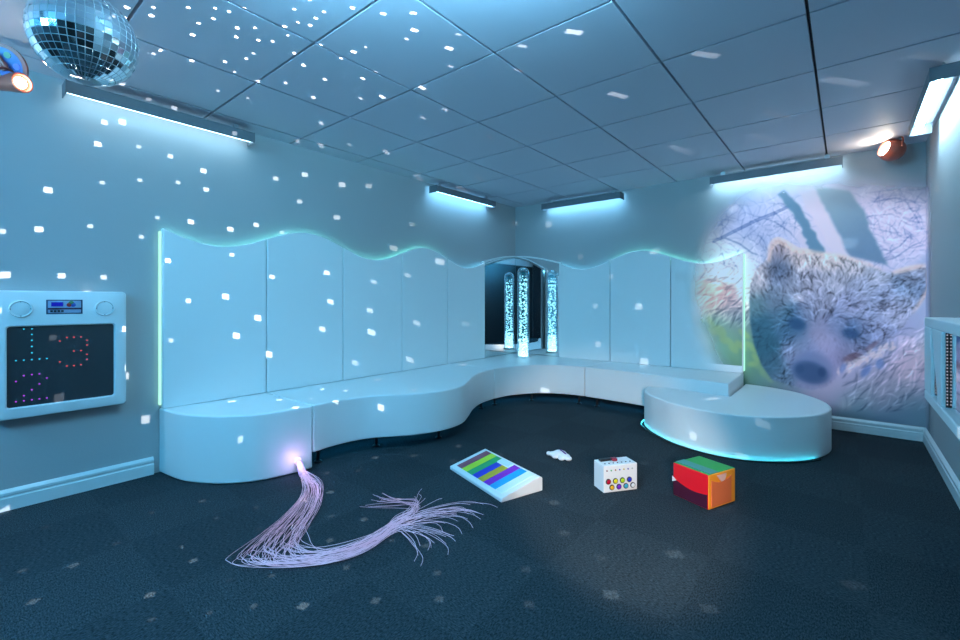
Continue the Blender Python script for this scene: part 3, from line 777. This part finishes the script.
    lowc = rbf([(700, 290, (215, 190, 195)), (715, 283, (222, 196, 190)), (735, 295, (190, 165, 185)), (740, 320, (140, 150, 180)), (715, 335, (112, 165, 165)), (728, 340, (118, 165, 145)), (742, 350, (115, 160, 140)), (705, 370, (85, 150, 175)), (765, 385, (96, 135, 142)), (750, 305, (120, 140, 165)), (754, 322, (84, 118, 142)), (752, 340, (92, 132, 128)), (754, 362, (92, 134, 130)), (748, 285, (190, 180, 190)),
                (785, 392, (110, 135, 165)), (820, 388, (150, 158, 195)), (850, 375, (155, 162, 205)), (880, 345, (150, 165, 210)), (900, 330, (150, 165, 212)), (920, 310, (150, 172, 212)), (910, 360, (172, 172, 205)), (925, 380, (165, 168, 200)), (880, 390, (140, 150, 185)), (900, 405, (120, 145, 175)), (860, 400, (115, 145, 170)), (925, 410, (125, 150, 175)), (945, 350, (140, 175, 195)), (860, 340, (165, 172, 210))], 14)
    img = over(lower, lowc)
    paths, wt = [], []
    for k in range(900):
        if rng.random() < .45: x, y, a = rng.uniform(696, 746), rng.uniform(277, 330), -.45 + rng.normal(0, .18); a = a - max(0, (y-300))*.02
        else: x, y, a = rng.uniform(840, 928), rng.uniform(330, 412), -.75 + rng.normal(0, .3)
        L = rng.uniform(6, 20); b = rng.normal(0, .02); P = [(x + L*t*np.cos(a+b*L*t), y + L*t*np.sin(a+b*L*t)) for t in np.linspace(0, 1, 6)]
        paths.append(P); wt.append(rng.normal(0, .55))
    D = np.clip(blur(splat(paths, wt, 2), 1), -1.2, 1.2)
    img = img*(1 + .17*D[..., None]*np.array([1.15, 1, .85]))
    # leaves
    m = np.zeros((h, w)); y2 = np.zeros((h, w))
    for k in range(26):
        if k < 13: cx, cy = 712 + 2.5*k + rng.normal(0, 2), 326 + 2.1*k + rng.normal(0, 3)
        else: cx, cy = 748 + 1.8*(k-13) + rng.normal(0, 2), 338 + 3.6*(k-13) + rng.normal(0, 3)
        an = rng.uniform(-.2, 1.2); X = (uu-cx)*np.cos(an) + (vv-cy)*np.sin(an); Y = -(uu-cx)*np.sin(an) + (vv-cy)*np.cos(an)
        g = np.clip(1.35 - ((X/6.5)**2 + (Y/3.2)**2), 0, 1); m = np.maximum(m, g*(.8 if k < 20 else .45))
    img = over(blur(m, 2)*.5, np.array([150, 182, 128])/255)
    # dark hollow left of the face and beneath it
    # --- bear head
    head = [(749, 300), (750, 285), (756, 270), (764, 262), (769, 258), (770, 248), (774, 241), (779, 240), (787, 244), (796, 250), (812, 253), (826, 254), (842, 257), (858, 261), (872, 266), (884, 272), (893, 273), (904, 270), (916, 267), (928, 265), (928, 290), (924, 300), (914, 312), (906, 322), (900, 330), (890, 338), (878, 348), (866, 356), (852, 364), (842, 368), (836, 378), (826, 387), (812, 390), (800, 388), (786, 384), (772, 380), (762, 366), (754, 345), (750, 320)]
    hm = poly(head, 2)
    hc = rbf([(775, 250, (150, 150, 175)), (781, 262, (88, 108, 140)), (776, 272, (92, 112, 145)), (790, 252, (182, 180, 196)), (805, 258, (176, 180, 200)), (830, 259, (186, 190, 208)), (855, 265, (176, 186, 210)), (878, 274, (158, 176, 210)),
              (760, 270, (165, 172, 195)), (754, 285, (150, 160, 185)), (756, 305, (95, 130, 152)), (762, 325, (66, 106, 134)), (765, 345, (62, 102, 128)), (775, 365, (70, 105, 132)), (775, 300, (105, 128, 158)), (790, 285, (128, 144, 176)), (782, 318, (82, 118, 148)),
              (810, 280, (146, 158, 190)), (835, 280, (150, 164, 196)), (860, 285, (140, 158, 196)), (885, 295, (138, 158, 200)), (820, 300, (138, 152, 188)), (850, 305, (136, 152, 194)), (875, 315, (136, 154, 196)), (895, 310, (148, 164, 204)), (905, 300, (150, 168, 206)),
              (910, 280, (126, 148, 184)), (918, 274, (140, 156, 188)), (922, 288, (112, 140, 182)), (905, 290, (108, 138, 180)), (797, 324, (72, 108, 148)), (788, 330, (78, 114, 150)), (808, 318, (118, 136, 174)), (851, 333, (84, 114, 158)), (838, 325, (118, 138, 182)), (865, 335, (116, 138, 184)), (880, 335, (132, 150, 196)),
              (818, 330, (132, 142, 182)), (822, 345, (148, 156, 198)), (835, 345, (140, 150, 196)), (800, 345, (110, 134, 172)), (795, 358, (128, 144, 184)), (812, 353, (122, 140, 188)), (835, 362, (146, 152, 200)), (832, 378, (140, 148, 192)), (845, 358, (110, 120, 158)), (805, 388, (124, 138, 178)), (785, 378, (92, 120, 152)), (852, 350, (124, 138, 180)), (822, 384, (134, 144, 184))], 7.5)
    img = over(hm, hc)
    # fur: strokes run away from the nose bridge
    paths, wt = [], []
    cnt = 0
    while cnt < 6500:
        x, y = rng.uniform(745, 930), rng.uniform(238, 392)
        i, j = int((y-V0)*S), int((x-U0)*S)
        if hm[i, j] < .4: continue
        if ((x-812)/21)**2 + ((y-368)/17)**2 < 1: continue
        cnt += 1
        a = math.atan2(y-330, (x-818)*.8)
        a += .55*math.sin((x+y)*.055) + rng.normal(0, .22)
        L = rng.uniform(4, 11)*(0.5 if (abs(x-820) < 24 and y > 322) else 1); b = rng.normal(0, .05) + .035*math.sin(x*.07)
        P = [(x + L*t*np.cos(a+b*L*t), y + L*t*np.sin(a+b*L*t)) for t in np.linspace(0, 1, 5)]
        paths.append(P); calm = min(1, math.hypot((x-797)/16, (y-324)/12)**2)*min(1, math.hypot((x-851)/16, (y-333)/11)**2); wt.append(rng.normal(-0.05, .62)*(0.35 if x < 782 and y > 300 else 1)*(0.45 if abs(x-822) < 26 and y > 325 else 1)*(.25+.75*calm))
    cp, cw = [], []
    while len(cp) < 1500:
        x, y = rng.uniform(745, 930), rng.uniform(238, 385); i, j = int((y-V0)*S), int((x-U0)*S)
        if hm[i, j] < .4 or (abs(x-820) < 24 and y > 325): continue
        a = math.atan2(y-330, (x-818)*.8) + .6*math.sin((x+y)*.055) + rng.normal(0, .25); L = rng.uniform(8, 17); b = rng.normal(0, .06)
        cp.append([(x + L*t*np.cos(a+b*L*t), y + L*t*np.sin(a+b*L*t)) for t in np.linspace(0, 1, 6)])
        cw.append(rng.normal(-.02, .55)*(0.3 if x < 782 and y > 300 else 1))
    D = np.clip(blur(splat(paths, wt), 1)*1.3, -1.5, 1.7) + np.clip(blur(splat(cp, cw, 2), 1)*.9, -1.2, 1.2)
    near = blur(hm, 4); D *= np.clip(near*1.3, 0, 1)
    img = img*(1 + .24*np.clip(D, -2, 0)[..., None]) + .10*np.clip(D, 0, 2)[..., None]*np.array([1, .98, 1])*np.clip(hc*1.6, .3, 1)
    # rim light on ears and crown
    rim = splat([[(769, 262), (770, 249), (774, 242), (779, 240), (787, 244), (796, 250), (812, 252), (842, 256), (866, 263), (884, 271)], [(893, 273), (904, 270), (916, 267), (928, 265)], [(928, 268), (928, 290), (920, 303), (912, 314)]], [1.2, 1.0, .5], 3)
    img = over(np.clip(blur(rim, 4)*1.2, 0, .6), np.array([206, 198, 206])/255)
    ell = lambda cx, cy, a, b, an, s: 1/(1+np.exp(((((uu-cx)*np.cos(an)+(vv-cy)*np.sin(an))/a)**2 + ((-(uu-cx)*np.sin(an)+(vv-cy)*np.cos(an))/b)**2 - 1)*s))
    img = over(ell(797, 324, 8.5, 5.5, .3, 3)*.95, np.array([56, 90, 130])/255)
    img = over(ell(851, 333.5, 8, 4.8, .2, 3)*.95, np.array([64, 94, 138])/255)
    img = over(ell(812, 368, 21.5, 15.5, .22, 5)*.8, np.array([104, 126, 172])/255)
    img = over(ell(810.5, 372.5, 18, 10.5, .28, 5)*.9, np.array([64, 90, 130])/255)
    img = over(ell(822, 372, 4, 4.5, 0, 3)*.6, np.array([52, 78, 118])/255)
    img = over(ell(800, 369, 4, 4, 0, 3)*.45, np.array([56, 84, 122])/255)
    # torn light fur along the jaw, with brown and blue nicks
    tuft = []
    for k in range(70):
        t = rng.random(); x = 838 + 56*t + rng.normal(0, 1.5); y = 372 - 28*t + rng.normal(0, 2.5); a = 2.1 + rng.normal(0, .45); L = rng.uniform(3, 8)
        tuft.append([(x + L*q*np.cos(a), y + L*q*np.sin(a)) for q in np.linspace(-.5, .5, 5)])
    img = over(np.clip(blur(splat(tuft, [.6]*70, 2), 2), 0, .5), np.array([206, 206, 222])/255)
    for cx, cy, a, b, an, cc in ((852, 357, 9, 3.5, -.35, (102, 94, 116)), (872, 346, 8, 2.5, -.6, (112, 108, 134)), (866, 371, 7, 3.6, -.9, (88, 122, 190)), (880, 364, 4, 5, .2, (100, 134, 198)), (843, 368, 2.5, 5, .4, (106, 134, 196))):
        img = over(ell(cx, cy, a, b, an, 3)*.75, np.array(cc)/255)
    # --- soft outline of the projected picture
    ss = lambda x, a, b: (lambda t: t*t*(3-2*t))(np.clip((x-a)/(b-a), 0, 1))
    n = blur(rng.random((h//1, w)), 14); n = (n-n.mean())/(n.std()+1e-9)
    wob = n*1.5
    left = np.interp(vv, [165, 200, 225, 262, 300, 325, 350, 385], [756, 716, 700, 684, 684, 688, 696, 716])
    al = ss(uu + wob, left, left+40)*ss(vv + wob*.5, 166, 218)*(1-ss(uu + wob*.5, 929, 950))
    al *= np.where(uu > 749, 1-ss(vv + wob*.5 - .22*(np.clip(uu, 780, 930)-780), 390, 420), 1)
    al = blur(np.clip(al, 0, 1), 1)
    img = np.clip(.60 + (img-.60)*1.16 - .01, .02, .97)
    return img, al, (U0, V0, S)

IMG, ALP, (U0, V0, PS) = bear_painting()
PROJECTOR = np.array((2.1, -5.0, 2.0))
def pic_uv(p):
    """picture coordinates of a point: carried along the projector's ray on to the back wall's plane, then through the
    picture's keystone on that wall (a plane-to-plane map of wall x and z)"""
    p = np.asarray(p); k = (0.0 - PROJECTOR[1])/(p[..., 1] - PROJECTOR[1])
    x = PROJECTOR[0] + (p[..., 0]-PROJECTOR[0])*k; z = PROJECTOR[2] + (p[..., 2]-PROJECTOR[2])*k
    q = 5.7752 - 0.6340*x
    return 480 + 447.2*(0.7733*x + 0.4563)/q, 301.23 - 447.2*(z - 1.0630)/q
def lin(a): return np.where(a <= .04045, a/12.92, ((a+.055)/1.055)**2.4)
ILLUM = np.array(PIC_ILLUM)
def picture_sheet(name, verts, faces, m, parent):
    P = np.array(verts); u, v = pic_uv(P)
    x = np.clip((u-U0)*PS-.5, 0, IMG.shape[1]-2); y = np.clip((v-V0)*PS-.5, 0, IMG.shape[0]-2)
    i, j = y.astype(int), x.astype(int); fy, fx = (y-i)[:, None], (x-j)[:, None]
    g = lambda A: (A[i, j]*(1-fx)*(1-fy) + A[i, j+1]*fx*(1-fy) + A[i+1, j]*(1-fx)*fy + A[i+1, j+1]*fx*fy)
    colr = np.clip(lin(np.clip(g(IMG), 0, 1))/ILLUM, 0.01, .93); al = g(ALP[..., None])
    me = bpy.data.meshes.new(name); me.from_pydata(P.tolist(), [], faces.tolist() if hasattr(faces, 'tolist') else faces); me.update()
    at = me.color_attributes.new('picture', 'FLOAT_COLOR', 'POINT')
    at.data.foreach_set('color', np.concatenate([colr, np.ones_like(al)], 1).astype(np.float32).ravel())
    op = me.attributes.new('opacity', 'FLOAT', 'POINT'); op.data.foreach_set('value', al.astype(np.float32).ravel())
    me.materials.append(m)
    o = bpy.data.objects.new(name, me); COL.objects.link(o); o.parent = parent
    return o
def sheet_grid(fn, na, nb):
    V = [fn(a/na, b/nb) for b in range(nb+1) for a in range(na+1)]
    Fc = [(b*(na+1)+a, b*(na+1)+a+1, (b+1)*(na+1)+a+1, (b+1)*(na+1)+a) for b in range(nb) for a in range(na)]
    return V, Fc
def picture_mat():
    m = bpy.data.materials.new('painted_bear_projection'); m.use_nodes = True
    nt = m.node_tree; L = nt.links; N = nt.nodes.new; b = nt.nodes['Principled BSDF']
    at = N('ShaderNodeAttribute'); at.attribute_name = 'picture'
    L.new(at.outputs['Color'], b.inputs['Base Color']); b.inputs['Roughness'].default_value = .8; b.inputs['Specular IOR Level'].default_value = 0.1
    ao = N('ShaderNodeAttribute'); ao.attribute_name = 'opacity'
    L.new(ao.outputs['Fac'], b.inputs['Alpha'])
    return m
M['pic'] = picture_mat()
pic = thing('bear_projection', 'large projected picture of a brown bear in a winter wood on the far right wall', 'projection', (2.95, 0, 1.1))  # projected light, painted as colour on thin sheets
toP = lambda x, y, z: (x-2.95, y, z-1.1)
def sheet(name, fn, na, nb):
    V, Fc = sheet_grid(fn, na, nb)
    o = picture_sheet(name, V, Fc, M['pic'], pic)
    o.matrix_parent_inverse = Matrix.Translation((-2.95, 0, -1.1))
    return o
xs0, xs1 = 2.00, W-0.001
sheet('wall_picture', lambda a, b: (xs0+(xs1-xs0)*(a**1.0), -0.0022, 0.112+(2.14-0.112)*b), 300, 330)
def on_panel(a, b):
    x = 1.985 + (2.568-1.985)*a; i_ = (x-(R_EDGES[2]+gap))/(R_EDGES[3]-R_EDGES[2]-2*gap)
    top = ZN - AMP*math.sin(PI*i_) - 0.009
    return (x, -0.0636, 0.47 + (top-0.47)*b)
sheet('panel_picture', on_panel, 105, 170)
sheet('side_picture', lambda a, b: (W-0.0022, -0.001-0.42*a, 0.112+(2.10-0.112)*b), 60, 240)

# ------------------------------------------------------------------ lights
def light(name, kind, loc, energy, col, **k):
    l = bpy.data.lights.new(name, kind); l.energy = energy; l.color = col
    for a, b in k.items(): setattr(l, a, b)
    o = bpy.data.objects.new(name, l); COL.objects.link(o); o.location = loc
    return o
def look(o, at):
    o.rotation_euler = (Vector(at)-o.location).to_track_quat('-Z', 'Y').to_euler()

# beams thrown about by the mirror ball: one lamp whose light leaves in many small square beams
gl = light('mirror_ball_beams', 'POINT', BC + Vector((0.18, 0.36, -0.26)), BEAM_W, (0.93, 0.97, 1.0), shadow_soft_size=0.003)
l = gl.data; l.use_nodes = True; nt = l.node_tree; N = nt.nodes.new; LK = nt.links
em = nt.nodes['Emission']
tc = N('ShaderNodeTexCoord'); sp = N('ShaderNodeSeparateXYZ'); LK.new(tc.outputs['Normal'], sp.inputs[0])
def mth(op, a, b=None, c=None):
    n = N('ShaderNodeMath'); n.operation = op
    for i, x in enumerate((a, b, c)):
        if x is None: continue
        if hasattr(x, 'is_output'): LK.new(x, n.inputs[i])
        else: n.inputs[i].default_value = x
    return n.outputs[0]
lat = mth('ARCSINE', sp.outputs['Z']); lon = mth('ARCTAN2', sp.outputs['Y'], sp.outputs['X'])
K = 8.6
lr = mth('MULTIPLY', lat, K); row = mth('FLOOR', lr); fr = mth('SUBTRACT', lr, row)
cosr = mth('MAXIMUM', mth('COSINE', mth('DIVIDE', mth('ADD', row, 0.5), K)), 0.15)
lo = mth('ADD', mth('MULTIPLY', mth('MULTIPLY', lon, cosr), K), mth('MULTIPLY', row, 0.37)); col_ = mth('FLOOR', lo); fc = mth('SUBTRACT', lo, col_)
cmb = N('ShaderNodeCombineXYZ'); LK.new(row, cmb.inputs[0]); LK.new(col_, cmb.inputs[1]); cmb.inputs[2].default_value = 3.0
wn = N('ShaderNodeTexWhiteNoise'); wn.noise_dimensions = '3D'; LK.new(cmb.outputs[0], wn.inputs['Vector'])
sc3 = N('ShaderNodeSeparateXYZ'); LK.new(wn.outputs['Color'], sc3.inputs[0])
ox = mth('MULTIPLY_ADD', sc3.outputs[0], 0.6, 0.2); oy = mth('MULTIPLY_ADD', sc3.outputs[1], 0.6, 0.2)
dx_ = mth('ABSOLUTE', mth('SUBTRACT', fc, ox)); dy_ = mth('ABSOLUTE', mth('SUBTRACT', fr, oy))
dist_ = mth('MAXIMUM', dx_, mth('MULTIPLY', dy_, 1.15))
size = mth('MULTIPLY_ADD', sc3.outputs[2], 0.035, 0.060)
on = mth('LESS_THAN', dist_, size)
pres = mth('LESS_THAN', wn.outputs['Value'], 0.62)
br = mth('MULTIPLY_ADD', sc3.outputs[2], 0.9, 0.35)
tot = mth('MULTIPLY', mth('MULTIPLY', on, pres), br)
LK.new(tot, em.inputs['Strength']); em.inputs['Color'].default_value = (1, 1, 1, 1)

def projector_mask(o):
    """the projector throws a soft-edged picture window instead of a round pool"""
    global LK, N
    l = o.data; l.use_nodes = True; nt = l.node_tree; N = nt.nodes.new; LK = nt.links
    globals()['mth_nt'] = nt
    def m_(op, a, b=None):
        n = nt.nodes.new('ShaderNodeMath'); n.operation = op
        for i, x in enumerate((a, b)):
            if x is None: continue
            if hasattr(x, 'is_output'): nt.links.new(x, n.inputs[i])
            else: n.inputs[i].default_value = x
        return n.outputs[0]
    tc = nt.nodes.new('ShaderNodeTexCoord'); sp = nt.nodes.new('ShaderNodeSeparateXYZ'); nt.links.new(tc.outputs['Normal'], sp.inputs[0])
    z = m_('ABSOLUTE', sp.outputs['Z'])
    px = m_('SUBTRACT', m_('DIVIDE', sp.outputs['X'], z), PMASK[0]); py = m_('SUBTRACT', m_('DIVIDE', sp.outputs['Y'], z), PMASK[1])
    e = m_('ADD', m_('POWER', m_('ABSOLUTE', m_('DIVIDE', px, PMASK[2])), 3.0), m_('POWER', m_('ABSOLUTE', m_('DIVIDE', py, PMASK[3])), 3.0))
    mr = nt.nodes.new('ShaderNodeMapRange'); mr.interpolation_type = 'SMOOTHSTEP'
    nt.links.new(e, mr.inputs['Value']); mr.inputs['From Min'].default_value = 1.25; mr.inputs['From Max'].default_value = 0.45
    nt.links.new(mr.outputs['Result'], nt.nodes['Emission'].inputs['Strength'])

# picture projector, hung from the ceiling behind the viewpoint; an added, unseen spot brightens the toys
pj = light('picture_projector_lamp', 'SPOT', tuple(PROJECTOR), PROJ_W, (1.0, 0.90, 0.92), spot_size=math.radians(44), spot_blend=0.1, shadow_soft_size=0.015); look(pj, (3.00, 0, 1.15))
projector_mask(pj)
ts = light('toy_fill_lamp', 'SPOT', (3.50, -4.45, 0.95), TOY_W, (1.0, 0.82, 0.68), spot_size=math.radians(33), spot_blend=0.6, shadow_soft_size=0.04); look(ts, (2.30, -2.33, 0.08))
# the two visible pin spots give a little warm light of their own
for p in ((3.49, -0.31, 2.16), (0.42, -4.485, 2.06)):
    light('pin_spot_lamp', 'POINT', p, 0.18, (1.0, 0.72, 0.50), shadow_soft_size=0.02)
fl = light('fibre_glow', 'POINT', (0.765, -3.37, 0.10), 0.16, (0.85, 0.45, 1.0), shadow_soft_size=0.02)

# ------------------------------------------------------------------ world, camera, view
wd = bpy.data.worlds.new('world'); SC.world = wd; wd.use_nodes = True
wd.node_tree.nodes['Background'].inputs[0].default_value = (0.05, 0.12, 0.2, 1); wd.node_tree.nodes['Background'].inputs[1].default_value = 0.3
cam = bpy.data.cameras.new('camera'); co = bpy.data.objects.new('camera', cam); COL.objects.link(co)
co.location = CAM; co.rotation_euler = (PI/2, 0, YAW)
cam.sensor_width = 36; cam.lens = 447.2/960*36; cam.shift_y = (301.23-320)/960; cam.clip_start = 0.02; cam.clip_end = 50
SC.camera = co
SC.view_settings.view_transform = 'Standard'; SC.view_settings.look = 'None'
SC.view_settings.exposure = EXPO; SC.view_settings.gamma = 1; SC.view_settings.use_curve_mapping = False
SC.cycles.use_denoising = True
SC.cycles.max_bounces = 8; SC.cycles.diffuse_bounces = 5; SC.cycles.transparent_max_bounces = 24
SC.cycles.caustics_reflective = False; SC.cycles.caustics_refractive = False
SC.cycles.sample_clamp_indirect = 4
